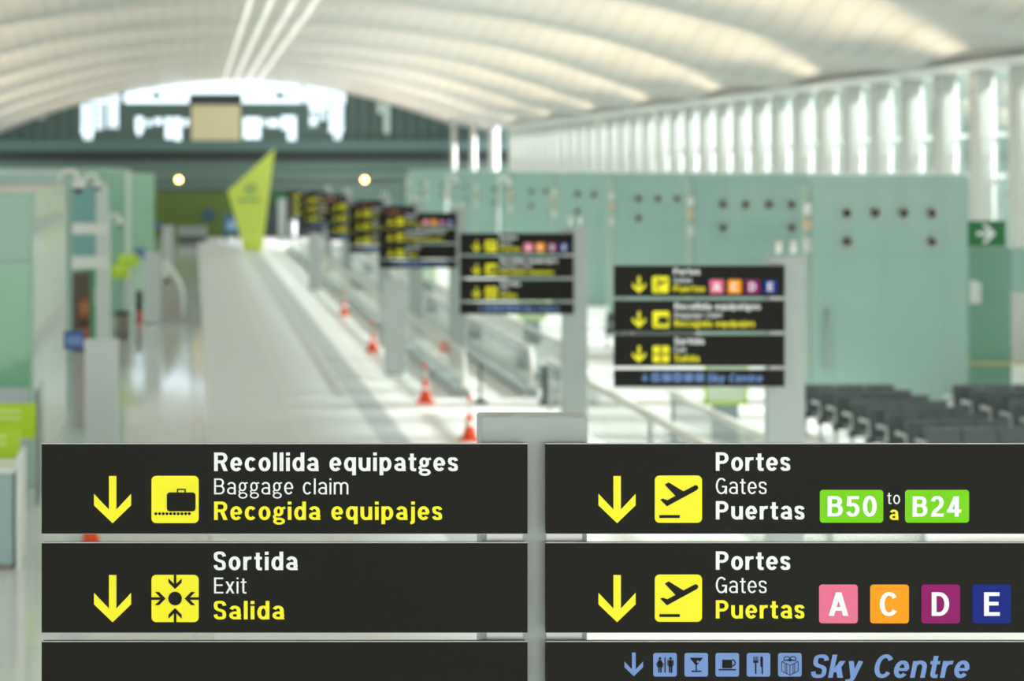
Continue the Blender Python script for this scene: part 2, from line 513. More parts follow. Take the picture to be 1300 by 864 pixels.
def glyph(ch, bold):
    """polygons of one letter in cap-height units, and its width"""
    w, h = (.203, .158) if bold else (.118, .100)
    xh = .735 if bold else .765
    de = -.225
    q = []
    W = .64 if bold else .57
    o = .012
    def st(pts, closed=False, sw=1.0, sh=1.0): q.append(ribbon(pts, w*sw, h*sh, closed))
    def bx(x0, y0, x1, y1): q.append([[(x0,y0),(x1,y0),(x1,y1),(x0,y1)]])
    def dg(x0, y0, x1, y1, ww): q.append([[(x0,y0),(x0+ww,y0),(x1+ww,y1),(x1,y1)]])
    def oval(x0, y0, x1, y1, a0=0, a1=360, n=26):
        return arc((x0+x1)/2, (y0+y1)/2, (x1-x0-w)/2, (y1-y0-h)/2, a0, a1, n)
    if ch == ' ': return [], .30
    if ch == 'l': bx(0,0,w,1); W = w
    elif ch == 'i': bx(0,0,w,xh-o); bx(0,1-h*1.05,w,1); W = w
    elif ch == 'j':
        W = w*1.25
        st(path([(W-w/2, xh-o),(W-w/2,-.02)], bez((W-w/2,-.02),(W-w/2,de+h*.55),(W-w*.7,de+h/2),(0,de+h/2)))); bx(W-w,1-h*1.05,W,1)
    elif ch == 'o': st(oval(0,-o,W,xh+o)[:-1], True)
    elif ch == 'c': W *= .94; st(oval(0,-o,W*1.07,xh+o,40,320))
    elif ch == 'e':
        m = xh*.5 - h*.05
        st(path([(W-w/2, m)], oval(0,-o,W,xh+o,8,322)))
        bx(w*.6, m-h*.40, W-w*.25, m+h*.40)
    elif ch == 'd': st(oval(0,-o,W,xh+o)[:-1], True); bx(W-w,0,W,1)
    elif ch == 'q': st(oval(0,-o,W,xh+o)[:-1], True); bx(W-w,de,W,xh)
    elif ch == 'p': st(oval(0,-o,W,xh+o)[:-1], True); bx(0,de,w,xh)
    elif ch == 'a':
        W *= .98
        top = arc((W-w*.1)/2, xh+o-h/2-.2, (W-w*.1-w)/2, .2, 158, 0, 14)
        st(path(top, [(W-w*.6, 0)]))
        st(oval(0,-o,W+w*.05,xh*.60, 0, 360)[:-1], True, .93, .9)
        bx(W-w*.55, 0, W+w*.02, h*.55)
    elif ch == 'g':
        st(oval(.02,.19,W*.88,xh+o)[:-1], True, .92, .88)
        st([(W*.70, xh-h*.75),(W*1.02, xh-h*.42)], False, 1, .8)
        st(path(bez((W*.22,.27),(W*.02,.20),(W*.06,.10),(W*.28,.085)), [(W*.30,.085)]), False, .75, .8)
        cxg, cyg = W*.5, -.065
        st(arc(cxg, cyg, W*.5-w*.42, .235-h*.55-.02, 0, 360, 26)[:-1], True, .84, .80)
    elif ch == 'u':
        st(path([(w/2, xh-o)], [(w/2,.30)], arc((W)/2, .30, (W-w)/2, .30-h/2+o, 180, 360, 14)))
        bx(W-w,0,W,xh-o)
    elif ch == 'n':
        st(path(arc(W/2, xh-.30, (W-w)/2, .30-h/2+o, 180, 0, 14), [(W-w/2, 0)])); bx(0,0,w,xh-o)
    elif ch == 'm':
        W = 1.0 if bold else .92
        bx(0,0,w,xh-o); c = (W-w)/2
        for x in (0, c):
            st(path(arc(x+c/2+w/2, xh-.26, c/2, .26-h/2+o, 180, 0, 12), [(x+c+w/2, 0)]))
    elif ch == 'r':
        W = .44 if bold else .38
        bx(0,0,w,xh-o)
        st(path(bez((w*.5, xh*.52),(w*.6,xh-.1),(W*.6,xh+o-h/2),(W, xh-h*.52))))
    elif ch == 't':
        W = .42 if bold else .36
        x = W*.46
        st(path([(x, .94)], [(x,.2)], bez((x,.2),(x,h*.4),(x+w*.2,h/2-o),(W, h/2-o))))
        bx(0, xh-o-h*.9, W, xh-o)
    elif ch in 'sS':
        H = xh if ch == 's' else 1.0
        W = (.54 if ch == 's' else .66) * (1 if bold else .92)
        t, bt, l, r_ = H+o-h/2, -o+h/2, w/2, W-w/2
        m = H*.5
        yt, yb = H*.76, H*.25
        st(path(bez((r_+w*.05, H*.74),(r_-.02,t),(W*.62,t),(W*.5,t)),
                bez((W*.5,t),(W*.2,t),(l,t-.04*H),(l,yt)),
                bez((l,yt),(l,m+.06*H),(W*.3,m+.04*H),(W*.5,m)),
                bez((W*.5,m),(W*.72,m-.05*H),(r_,m-.06*H),(r_,yb)),
                bez((r_,yb),(r_,bt+.04*H),(W*.8,bt),(W*.5,bt)),
                bez((W*.5,bt),(W*.3,bt),(l+.02,bt+.02),(l-w*.05,H*.27))), False, .96, .96)
    elif ch == 'k':
        bx(0,0,w,1); W = .64
        dg(w*.6,.24,W-w*1.35,xh-o,w*1.25); dg(W-w*1.15,0,w*1.05,.52,w*1.2)
    elif ch == 'y':
        W = .64; c = W/2
        dg(c-w*.5,.0,0,xh-o,w*1.06)
        st(path([(W-w*.55, xh-o),(c+.0,.02)], bez((c+.0,.02),(c-.07,-.16),(c-.1,de+h/2),(0.02,de+h/2))), False, 1.05, 1)
    elif ch == 'x':
        W = .56
        dg(0,0,W-w*1.25,xh-o,w*1.25); dg(W-w*1.25,0,0,xh-o,w*1.25)
    elif ch in 'RPB':
        W = {'R':.73,'P':.70,'B':.71}[ch] if bold else {'R':.66,'P':.64,'B':.66}[ch]
        bx(0,0,w,1)
        lo = {'R':.42,'P':.38,'B':.47}[ch]
        def bowl(y0, y1, Wd):
            ry = (y1-y0-h)/2; cy = (y0+y1)/2; k = Wd-w/2-min(ry*1.02, Wd*.5)
            st(path([(w*.5,y1-h/2),(k,y1-h/2)], arc(k, cy, Wd-w/2-k, ry, 90, -90, 14), [(w*.5,y0+h/2)]))
        bowl(lo, 1, W*(.985 if ch != 'B' else .94))
        if ch == 'R': dg(W-w*1.08, 0, W*.40, lo+h*.6, w*1.12)
        if ch == 'B': bowl(0, lo+h, W)
    elif ch == 'D':
        W = .74; bx(0,0,w,1)
        k = W*.42
        st(path([(w*.5,1-h/2),(k,1-h/2)], arc(k,.5,W-w/2-k,.5-h/2,90,-90,18), [(w*.5,h/2)]))
    elif ch == 'E':
        W = .64 if bold else .58
        bx(0,0,w,1); bx(w*.5,0,W,h); bx(w*.5,1-h,W*.98,1); bx(w*.5,.52-h/2,W*.92,.52+h/2)
    elif ch == 'C': W = .74; st(oval(0,-o,W*1.07,1+o,36,324,30))
    elif ch == 'G':
        W = .72 if bold else .70
        st(path(oval(0,-o,W,1+o,42,345,30), [(W-w/2,.44)])); bx(W*.55,.46-h/2,W,.46+h/2); bx(W-w,.0,W,.46)
    elif ch == 'A':
        W = .82; c = W/2
        dg(0,0,c-w*.56,1,w*1.1); dg(W-w*1.1,0,c-w*.54,1,w*1.1); bx(W*.2,.22,W*.8,.22+h)
    elif ch == '0': W = .64; st(oval(0,-o,W,1+o)[:-1], True)
    elif ch == '2':
        W = .62
        st(path(arc(W/2,.70,(W-w)/2,.30-h/2+o,168,-20,14,2.1), bez((W-w*.62,.58),(W-w*.9,.40),(w*.75,.34),(w*.62,.06)))); bx(w*.1,0,W,h)
    elif ch == '5':
        W = .62
        st(path([(W*.95,1-h/2),(w*.75,1-h/2),(w*.62,.50)]))
        st(path(arc(W*.48,.33,W*.52-w/2,.33-h/2+o,128,-160,18,2.1)))
    elif ch == '4':
        W = .68
        bx(W*.54,0,W*.54+w,1); bx(0,.20,W,.20+h); dg(0,.24,W*.56-w*.3,1,w*1.0)
    return q, W
def text_polys(s_, x0, x1, base, cap, bold, slant=0.0):
    """polygons in panel pixels (y down), fitted between x0 and x1"""
    gl = [glyph(c, bold) for c in s_]
    tot = sum(g_[1] for g_ in gl)*cap
    gap = (x1 - x0 - tot)/max(1, len(s_)-1)
    sxc = 1.0
    lo, hi = .06*cap, (.155 if bold else .19)*cap
    if gap < lo or gap > hi:
        gap = lo if gap < lo else hi
        sxc = (x1-x0-gap*(len(s_)-1))/tot
    x = x0; out = []; word = 0
    for ch, (qs, W) in zip(s_, gl):
        if ch == ' ': word += 1
        for k, stroke in enumerate(qs):
            for q in stroke:
                out.append(([(x + (px_*sxc + slant*py_)*cap, base - py_*cap) for px_, py_ in q], k, word))
        x += W*cap*sxc + gap
    return out
def rrect(x0, y0, x1, y1, r, n=5):
    out = []
    for cx, cy, a in ((x1-r,y0+r,-90),(x1-r,y1-r,0),(x0+r,y1-r,90),(x0+r,y0+r,180)):
        for k in range(n+1):
            t = R(a + 90*k/n); out.append((cx+r*math.cos(t), cy+r*math.sin(t)))
    return out
def disc(cx, cy, r, n=20): return [(cx+r*math.cos(2*math.pi*k/n), cy+r*math.sin(2*math.pi*k/n)) for k in range(n)]
def rect(x0, y0, x1, y1): return [(x0,y0),(x1,y0),(x1,y1),(x0,y1)]

LAY = .0012
def flat_mesh(name, layers, mats):
    """vinyl cut-outs on the front of a panel: layers = [(material index, polygons, level)]"""
    b = MB(); b.flat = True
    for mi, polys, lev in layers:
        for pi, pl in enumerate(polys):
            if isinstance(pl, tuple): pl, off = pl[0], pl[1]
            else: off = pi % 6
            v = [(x/S, -LAY*lev-.00012*off, -y_/S) for x, y_ in pl]
            ar = sum(v[k][0]*v[(k+1)%len(v)][2] - v[(k+1)%len(v)][0]*v[k][2] for k in range(len(v)))
            idx = tuple(range(len(v))) if ar > 0 else tuple(range(len(v)-1,-1,-1))
            b.add(v, [idx], mi)
    return b.mesh(name, mats)
def arrow_poly(x0, y0, k=1.0):
    p = [(19,0),(28.5,0),(28.5,42.5),(47.2,22.5),(47.2,37.3),(23.7,60),(0,37.3),(0,22.5),(19,42.5)]
    a = [(x0+x*k, y0+y_*k) for x, y_ in p]
    return [[a[0],a[1],a[2],a[5],a[8]], [a[2],a[3],a[4],a[5]], [a[8],a[5],a[6],a[7]]]
def pic_bag(x, y):
    dk = [rrect(x+19.5,y+21,x+56,y+45,4), rect(x+32.3,y+16.4,x+43.6,y+18), rect(x+32.3,y+16.4,x+34,y+22), rect(x+42,y+16.4,x+43.6,y+22)]
    dk += [disc(x+5.6+4.72*k, y+48, 1.85, 12) for k in range(10)]
    return dk
def pic_exit(x, y):
    dk = [disc(x+30, y+30, 8.7, 28)]
    base = [[(-1.6,0),(1.6,0),(1.6,14),(-1.6,14)], [(0,18),(-8.4,9.6),(-8.4,4.4),(0,12.8)], [(0,18),(0,12.8),(8.4,4.4),(8.4,9.6)]]
    for k in range(4):
        c, s_ = math.cos(k*math.pi/2), math.sin(k*math.pi/2)
        for pl in base:
            dk.append([(x+30+(px_*c-(py_-30)*s_), y+30+(px_*s_+(py_-30)*c)) for px_, py_ in pl])
    return dk
def pic_plane(x, y):
    k = 1/4.483
    def c(p): return (x+(p[0]-386)*k, y+(p[1]-195)*k)
    f1 = [c(p) for p in ((458,335),(503,311),(549,285),(612,252),(626,277),(455,370))]
    tail = [c(p) for p in ((417,332),(430,326),(458,335),(455,370))]
    wing = [c(p) for p in ((442,246),(465,234),(549,285),(503,311))]
    nose = disc(*c((618.5,264)), 14*k, 18)
    return [f1, tail, wing, nose, [c(p) for p in ((412,420),(528,420),(528,436),(412,436))]]
def small_pics():
    """five amenity squares of the lounge line, 30 px wide, at rel x"""
    xs = [136.0,175.6,215.0,254.6,294.4]; yt = 13.5
    sq = [rrect(x, yt, x+30, yt+30, 3) for x in xs]; dk = []
    x = xs[0]                                            # woman | man
    dk += [disc(x+8.5,yt+6.8,1.7,12), [(x+7,yt+9),(x+10,yt+9),(x+12.4,yt+18),(x+4.6,yt+18)], rect(x+6.4,yt+17.5,x+8,yt+25), rect(x+9,yt+17.5,x+10.6,yt+25),
           [(x+6.8,yt+9),(x+7.6,yt+9.4),(x+5,yt+15.5),(x+3.8,yt+15)], [(x+10.2,yt+9),(x+9.4,yt+9.4),(x+12,yt+15.5),(x+13.2,yt+15)],
           rect(x+14.2,yt+5.5,x+15.6,yt+25), disc(x+22,yt+6.8,1.7,12), rect(x+19.6,yt+9,x+24.4,yt+17.5), rect(x+19.8,yt+17,x+21.7,yt+25), rect(x+22.3,yt+17,x+24.2,yt+25),
           rect(x+18,yt+9,x+19.2,yt+16), rect(x+24.8,yt+9,x+26,yt+16)]
    x = xs[1]                                            # cocktail glass
    dk += [[(x+6.5,yt+6),(x+23.5,yt+6),(x+15.8,yt+15.5),(x+14.2,yt+15.5)], rect(x+14.2,yt+15,x+15.8,yt+22.5), rect(x+9,yt+22.3,x+21.5,yt+24)]
    lt = [disc(x+17,yt+10.8,1.5,12)]
    x = xs[2]                                            # cup and saucer
    dk += [rrect(x+8.5,yt+8.5,x+21,yt+19.2,1), rect(x+4.2,yt+20.4,x+25.8,yt+22)]
    dk += ribbon(arc(x+21,yt+12.5,4,3.9,-90,90,10,2), 1.5, 1.5)
    x = xs[3]                                            # fork and knife
    dk += [rect(x+8.4+1.75*k,yt+4.5,x+9.2+1.75*k,yt+10) for k in range(4)]
    dk += [rect(x+8.4,yt+9.6,x+14.5,yt+12.4), rect(x+10.6,yt+12,x+12.3,yt+26.5), rect(x+18.9,yt+13,x+20.6,yt+26.5), rrect(x+17.4,yt+4.5,x+20.6,yt+18,1.2)]
    x = xs[4]                                            # gift box, drawn in line
    def ln(p, q_, t=.8): return ribbon([(x+p[0],yt+p[1]),(x+q_[0],yt+q_[1])], t, t)
    for p, q_ in (((4.5,11),(15,15.5)),((15,15.5),(25.5,11)),((4.5,11),(4.5,23)),((25.5,11),(25.5,23)),((4.5,23),(15,28)),((25.5,23),(15,28)),
                  ((9,13),(9,25.2)),((11,13.8),(11,26)),((19,13.8),(19,26)),((21,13),(21,25.2)),((15,15.5),(15,28)),((4.5,11),(14,8)),((25.5,11),(16,8))):
        dk += ln(p, q_)
    for cx in (11, 19): dk += ribbon(arc(x+cx,yt+7,3.6,2.6,0,360,14,2)[:-1], 1.1, 1.1, True)
    dk += [disc(x+15,yt+9,1.8,12)]
    return sq, dk, lt

CACHE = {}
def cached(key, fn):
    if key not in CACHE: CACHE[key] = fn()
    return CACHE[key]
PW, PH, PS = 617.0, 113.5, 62.0
def panel_body(h):
    b = MB()
    b.box(0, PW/S, 0, .012, -h/S, 0, 0)                      # face plate
    b.box(.004, PW/S-.004, .012, .040, -h/S+.004, -.001, 1)  # dark core
    b.box(-.001, PW/S+.001, .003, .012, -.0005, .0022, 2)     # bright top trim
    b.box(-.001, PW/S+.001, .003, .012, -h/S-.0015, -h/S, 2)
    return b.mesh('sign_panel', [M_panel, M_under, M_alu])
def lettering(parent, key, s_, x0, x1, base, cap, bold, m, slant=0.0):
    allp = text_polys(s_, x0, x1, base, cap, bold, slant)
    for w in sorted(set(p[2] for p in allp)):
        me = cached(('t',key,w), lambda: flat_mesh('lettering', [(0, [p for p in allp if p[2] == w], 1)], m))
        link('lettering', me, parent)
def badge(parent, key, x0, y0, x1, y1, m, txt, tx0, tx1, base, cap):
    me = cached(('b',key), lambda: flat_mesh('gate_badge', [(0,[rrect(x0,y0,x1,y1,4)],1), (1,text_polys(txt,tx0,tx1,base,cap,True),2)], [m, M_white]))
    return link('gate_badge', me, parent)
def arrow(parent, key, x, y, k, m):
    return link('arrow', cached(('a',key), lambda: flat_mesh('arrow', [(0, arrow_poly(x, y, k), 1)], m)), parent)
def picto(parent, key, x, y, fn):
    me = cached(('p',key), lambda: flat_mesh('pictogram', [(0,[rrect(x,y,x+60,y+60,6)],1), (1,fn(x,y),2)], [M_yel, M_panel]))
    return link('pictogram', me, parent)
def panel(parent, kind, x, ztop):
    """one sign panel; x = left edge in metres from the sign axis"""
    short = kind in ('sky','blank')
    me = cached(('pan', short), lambda: panel_body(PS if short else PH))
    o = link('sign_panel', me, parent, (x, 0, ztop))
    if kind == 'baggage':
        arrow(o,'A',66.5,40.2,1,M_yel); picto(o,'bag',139.5,40,pic_bag)
        lettering(o,'rec','Recollida equipatges',219,528.5,34,23.6,True,M_white)
        lettering(o,'bag','Baggage claim',219,389.5,63.5,20.2,False,M_white)
        lettering(o,'rej','Recogida equipajes',219,508.5,96,23.4,True,M_yel)
    elif kind == 'exit':
        arrow(o,'A',66.5,40.2,1,M_yel); picto(o,'exit',139.5,40,pic_exit)
        lettering(o,'sor','Sortida',218.5,325,34,23.4,True,M_white)
        lettering(o,'exi','Exit',219,260,63.6,20.2,False,M_white)
        lettering(o,'sal','Salida',218.5,308,96.5,23.4,True,M_yel)
    elif kind in ('gatesB','gates'):
        arrow(o,'A',66.3,39.4,1,M_yel); picto(o,'plane',138,39.6,pic_plane)
        lettering(o,'por','Portes',215.5,310,33.6,23.4,True,M_white)
        lettering(o,'gat','Gates',215.5,280,63,20.2,False,M_white)
        if kind == 'gatesB':
            lettering(o,'puw','Puertas',215.5,328,95.3,23.2,True,M_white)
            badge(o,'B50',347.5,57.8,428,99.5,M_grn,'B50',357,419.5,91.5,26)
            lettering(o,'to','to',433,449.3,75.7,15,False,M_white)
            lettering(o,'aa','a',436,447.3,96,17.6,True,M_yel)
            badge(o,'B24',455.7,57.8,537,99.5,M_grn,'B24',465,526.8,91.8,26)
        else:
            lettering(o,'puy','Puertas',215.5,328,95.3,23.2,True,M_yel)
            for k, (c, m, a0, a1) in enumerate((('A',M_pink,12,37.3),('C',M_org,12,37),('D',M_pur,13,37.5),('E',M_blu,14.5,34.5))):
                x0 = 346.5 + 64.9*k
                badge(o,c,x0,52.3,x0+49.2,101.6,m,c,x0+a0,x0+a1,92,30)
    elif kind == 'sky':
        arrow(o,'S',99.5,13,.5,M_sky)
        def mk():
            sq, dk, lt = small_pics()
            return flat_mesh('pictogram', [(0,sq,1),(1,dk,2),(0,lt,3)], [M_sky, M_panel])
        link('pictogram', cached('skyp', mk), o)
        lettering(o,'skyc','Sky Centre',335,535,45,29.4,True,M_sky,.20)
    return o

ZTOP = HC - (563.6-VY)/S
def sign(px_axis, d, wings, label, spots=True, top=None):
    x = PX(px_axis, d)
    t = thing('directional_sign', label, 'sign', (x, d*D1, 0), 'directional sign pylons along the concourse')
    pil = cached('pillar', lambda: MB().bbox(-.178,.178,.044,.16,0,HC-(527-VY)/S*1.01,.006).mesh('pillar', M_pillar))
    link('pillar', pil, t)
    link('base_plate', cached('pbase', lambda: MB().bbox(-.21,.21,.02,.19,0,.03,.006).mesh('base_plate', M_steel)), t)
    for side, kinds in wings:
        xl = -(.0295 + PW/S) if side == 'L' else .0320
        z = ZTOP
        for k in kinds:
            panel(t, k, xl, z)
            z -= 125.6/S
    for side, kinds in wings:
        sgn = -1 if side == 'L' else 1
        br = cached('brk'+side, lambda: MB().box(*sorted((sgn*.04, sgn*.16)), .040, .046, ZTOP-3.62*125.6/S+.05, ZTOP-.03).mesh('bracket', M_alu))
        link('bracket', br, t)
    if spots:
        for sx_ in (-.07, .07):
            zt = HC-(527-VY)/S*1.01
            def sp():
                b = MB(); b.tube([(0,.1,zt-.005),(0,.1,zt+.05)], .012, 8); b.tube([(0,.06,zt+.03),(0.02,.13,zt+.13)], [.03,.036], 12)
                return b.mesh('spotlight', M_frame)
            o = link('spotlight', cached('spot', sp), t, (sx_, 0, 0))
    return t
sign(681, 1.0, (('L',('baggage','exit','blank')),('R',('gatesB','gates','sky'))),
     'large sharp two-winged black sign closest to the viewer, with B50 and B24 on it', spots=False)
LW = (('L',('gates','baggage','exit','sky')),)
DD = [(1000,2.85,'black four-panel sign at right on a grey pillar, first one behind the nearest sign'),
      (731,4.27,'black four-panel sign in the middle distance, second one behind the nearest sign'),
      (581.5,6.25,'blurred black four-panel sign behind an upright grey totem, third behind the nearest sign'),
      (528,7.4,'blurred black sign, fourth in line behind the nearest sign'),
      (488,8.7,'small blurred black sign, fifth in line behind the nearest sign'),
      (441,10.6,'small blurred black sign, sixth in line, above the farther right grey totem'),
      (416,12.1,'farthest blurred black sign, only its left end showing')]
for px, d, lb in DD: sign(px, d, LW, lb)

# ------------------------------------------------------------------ right-hand green glass partitions
XL, XR = 11.12, 13.95
noz = []
def nozzle_mesh():
    b = MB()
    b.lathe([(.105,0),(.108,-.03),(.085,-.045),(.072,-.02)], (0,0,0), 22, 'y', 0)
    b.lathe([(.072,-.018),(.060,-.030),(.03,-.042),(.001,-.045)], (0,0,0), 22, 'y', 1)
    return b.mesh('air_nozzle', [mat('nozzle_ring', (168,172,160), .4), M_dark])
names = ['nearest','second nearest','third nearest','fourth nearest','fifth','sixth','seventh','eighth','ninth and farthest']
for k in range(9):
    d = 5.4 + 1.265*k
    yv = d*D1
    t = thing('glass_partition', 'green glass partition with round air nozzles on the right, %s of the row' % names[k], 'partition', (0, yv, 0), 'green glass partitions on the right')
    MB().box(XL, XR, 0, .16, .02, HC-.11).build('glass_wall', M_teal, t)
    MB().box(XL-.01, XR+.01, -.012, .17, HC-.11, HC-.085).build('top_rail', M_frame, t)
    MB().box(XL, XR, .0, .16, 0, .02).build('plinth', M_steel, t)
    b = MB(); b.box(XL+1.30, XL+1.308, -.004, 0, .05, HC-1.1); b.box(XL+2.4, XL+2.408, -.004, 0, .05, HC-.15)
    b.box(XL+.42, XL+.428, -.004, 0, .05, HC-.15); b.box(XL+.42, XR, -.004, 0, HC-1.55, HC-1.542); b.box(XL, XR, -.004, 0, HC-.32, HC-.312)
    b.build('joint_line', mat('glass_joint', (112,160,146), .4), t)
    for q in range(4):
        for r_ in range(2):
            if r_ and q in (1,2): continue
            link('air_nozzle', cached('noz', nozzle_mesh), t, (11.76 + .512*q, -.002, HC-.80-.515*r_))
    hb = MB(); hb.tube([(XL+.26,-.08,HC-2.52),(XL+.26,-.08,HC-3.62)], .035, 12)
    for z in (HC-2.65, HC-3.48): hb.tube([(XL+.26,-.08,z),(XL+.26,0,z)], .014, 8)
    hb.build('door_handle', mat('handle_grey', (150,160,160), .45), t)
    # service post on the free edge, with fixtures
    MB().box(XL-.14, XL-.01, .02, .14, 0, HC-.3).build('edge_post', mat('edge_post', (160,186,172), .4), t)
    fx = MB(); fx.bbox(XL-.13,XL-.02,-.06,.02,HC-.83,HC-.62,.01,0); fx.bbox(XL-.13,XL-.02,-.07,.02,HC-1.08,HC-.92,.01,1); fx.bbox(XL-.13,XL-.085,-.05,.02,HC-1.5,HC-1.25,.01,0); fx.bbox(XL-.065,XL-.02,-.05,.02,HC-1.5,HC-1.25,.01,0)
    fx.build('edge_fixture', [M_frame, mat('fixture_amber', (224,186,150), .5)], t)

# far dome cameras in front of the right partitions
def dome_camera(px, py, d, label, s=1.0, flip=1):
    p = P(px, py, d)
    return p

# exit sign block at far right
t = thing('glass_booth', 'plain green glass booth under the green exit sign at the right edge', 'booth', (0, 5.85*D1, 0))
x0, x1 = PX(1230,5.85), PX(1284,5.85)
MB().box(x0,x1,0,1.2,0,PZ(314,5.85)).build('glass_wall', mat('booth_glass', (112,160,138), .15, coat=.3), t)
b = MB(); b.box(x1+.002, x1+1.4, .0,.3, PZ(371,5.85), PZ(314,5.85)); b.build('lintel', M_teal, t)
b = MB()
for py in (372,418): b.box(x0,x1,-.004,0,PZ(py,5.85)-.004,PZ(py,5.85)+.004)
b.build('joint_line', mat('glass_joint', (112,160,146), .4), t)
b = MB(); z = PZ(463,5.8); b.tube([(x0-.1,-.1,z),(x1+.4,-.1,z)], .03, 10)
for xx in (x0+.15, x1-.1): b.tube([(xx,-.1,z),(xx,0,z)], .015, 8)
b.build('guard_rail', mat('brass_rail', (200,190,140), .35), t)
b = MB(); b.bbox(x0+.02,x0+.11,-.14,-.0,PZ(386,5.8),PZ(357,5.8),.015); b.bbox(x0+.13,x0+.2,-.12,0,PZ(386,5.8),PZ(359,5.8),.015)
b.build('door_handle', M_frame, t)
t = thing('exit_sign', 'green emergency exit sign with a white arrow pointing right', 'sign', (PX(1257,5.8), 5.85*D1, PZ(297,5.8)))
MB().box(-.40,.40,-.1,0,-.255,.25).build('sign_body', M_exit, t)
def ex(name, polys): 
    b = MB(); b.flat = True
    for pl in polys: b.add([(x,-.103,z) for x, z in pl], [tuple(range(len(pl)))], 0)
    return b.build(name, M_white, t)
ex('arrow', [[(-.17,-.035),(.12,-.035),(.12,.035),(-.17,.035)], [(.20,0),(.02,.18),(-.07,.18),(.11,0)], [(.20,0),(.11,0),(-.07,-.18),(.02,-.18)]])
b = MB()
b.build('hanger', M_frame, t) if b.v else None
for xx in (-.33,.33): MB().box(xx-.01,xx+.01,-.06,-.04,.25,.5).build('hanger', M_frame, t)

# ------------------------------------------------------------------ seating: beam benches, backs towards the viewer
def bench_proto(nseat=3, pitch=.47):
    root = link('beam_bench', None)
    L = nseat*pitch
    for k in range(nseat):
        x0, x1 = k*pitch+.012, (k+1)*pitch-.012
        prof = [(.02,.40),(.06,.44),(.13,.83),(.115,.86),(.085,.845),(.0,.44)]
        MB().prism(prof, 'x', x0, x1).build('backrest', M_seat, root)
        MB().prism([(.02,.40),(.48,.43),(.50,.46),(.48,.475),(.06,.45)], 'x', x0, x1).build('seat', M_seat, root)
    MB().box(0, L, .18, .26, .33, .40).build('beam', M_black, root)
    for x in (.06, L-.06):
        b = MB(); b.tube([(x,.22,.34),(x,.22,.05)], .028, 10); b.tube([(x,-.02,.02),(x,.1,.06),(x,.22,.07),(x,.34,.06),(x,.46,.02)], .022, 8)
        b.build('leg', M_steel, root)
    for x in (0.0, L):
        b = MB(); b.tube([(x,.2,.36),(x,.03,.50),(x,.06,.64),(x,.38,.64),(x,.42,.62)], .017, 8); b.bbox(x-.025,x+.025,.05,.42,.645,.67,.008)
        b.build('armrest', M_steel, root)
    return root
ordn = ['front','second','third','fourth','fifth','sixth','seventh','eighth']
bp = bench_proto()
first = True
def put_bench(x, d, label, grp):
    global first
    o = bp if first else copy_tree(bp)
    first = False
    o.location = (x, d*D1, 0)
    tag(o, label, 'bench', grp)
for k in range(8):
    d = 3.88 + .11*k
    put_bench(9.50, d, '%s row of dark grey seats left of the aisle before the nearest green partition' % ordn[k], 'dark seat rows left of the aisle')
for k in range(8):
    d = 3.88 + .11*k
    put_bench(11.80, d, '%s row of dark grey seats right of the aisle before the nearest green partition' % ordn[k], 'dark seat rows right of the aisle')
for k in range(8):
    d = 3.88 + .11*k
    if d > 4.1: put_bench(13.40, d, '%s row of dark grey seats at the right edge of the photo' % ordn[k], 'dark seat rows at the right edge')
for k in range(4):
    put_bench(9.6, 6.55+.14*k, '%s blurred dark seat row seen between the second and third signs' % ordn[k], 'distant dark seat rows')

# ------------------------------------------------------------------ moving walkway and glass railings
HR = .88
def balustrade(root, x, y0, y1, name='balustrade'):
    b = MB(); b.box(x-.008, x+.008, y0+.35, y1, .16, HR-.03)
    g = b.build(name, M_glassclear, root)
    h = MB()
    n = 8; pts = []
    for k in range(n+1):
        a = -math.pi/2 + math.pi*k/n*1.0
        pts.append((x, y0+.36-.36*math.cos(a), .52+.36*math.sin(a)))
    h.tube(pts + [(x, y1, HR)], .045, 10)
    h.build('handrail', M_rail, g)
    MB().box(x-.12, x+.12, y0+.15, y1, 0, .17).build('skirting', M_skirt, root)
def railing(x, y0, y1, label, n):
    t = thing('glass_railing', label, 'railing', (x, y0, 0))
    for k in range(n):
        a = y0 + (y1-y0)*k/n; b_ = y0 + (y1-y0)*(k+1)/n
        MB().box(-.008,.008, a-y0+.05, b_-y0-.05, .10, .84).build('glass_pane', M_glassclear, t)
    for k in range(n+1):
        yy = (y1-y0)*k/n
        MB().bbox(-.025,.025,yy-.025,yy+.025,0,.86,.005).build('post', M_skirt, t)
    MB().bbox(-.06,.06,-.03,y1-y0+.03,.86,.93,.015).build('handrail', M_rail, t)
    return t
wk = thing('moving_walkway', 'long moving walkway with glass sides and pale handrails behind the line of signs', 'moving walkway', (0,0,0))
balustrade(wk, 6.2, 5.5*D1, 15.5*D1)
balustrade(wk, 7.0, 5.5*D1, 15.5*D1)
MB().box(6.34, 6.86, 5.45*D1, 15.5*D1, .0, .03).build('belt', M_belt, wk)
r0 = thing('glass_railing', 'long glass railing with a pale handrail between the bright strip and the sign pillars', 'railing', (0,0,0))
balustrade(r0, 4.94, 5.5*D1, 15.5*D1, 'glass_pane')
railing(6.16, 2.9*D1, 5.2*D1, 'glass railing with pale handrail in front of the walkway end', 2)
railing(7.06, 2.9*D1, 4.42*D1, 'glass railing with pale handrail below the nearest four-panel sign', 2)

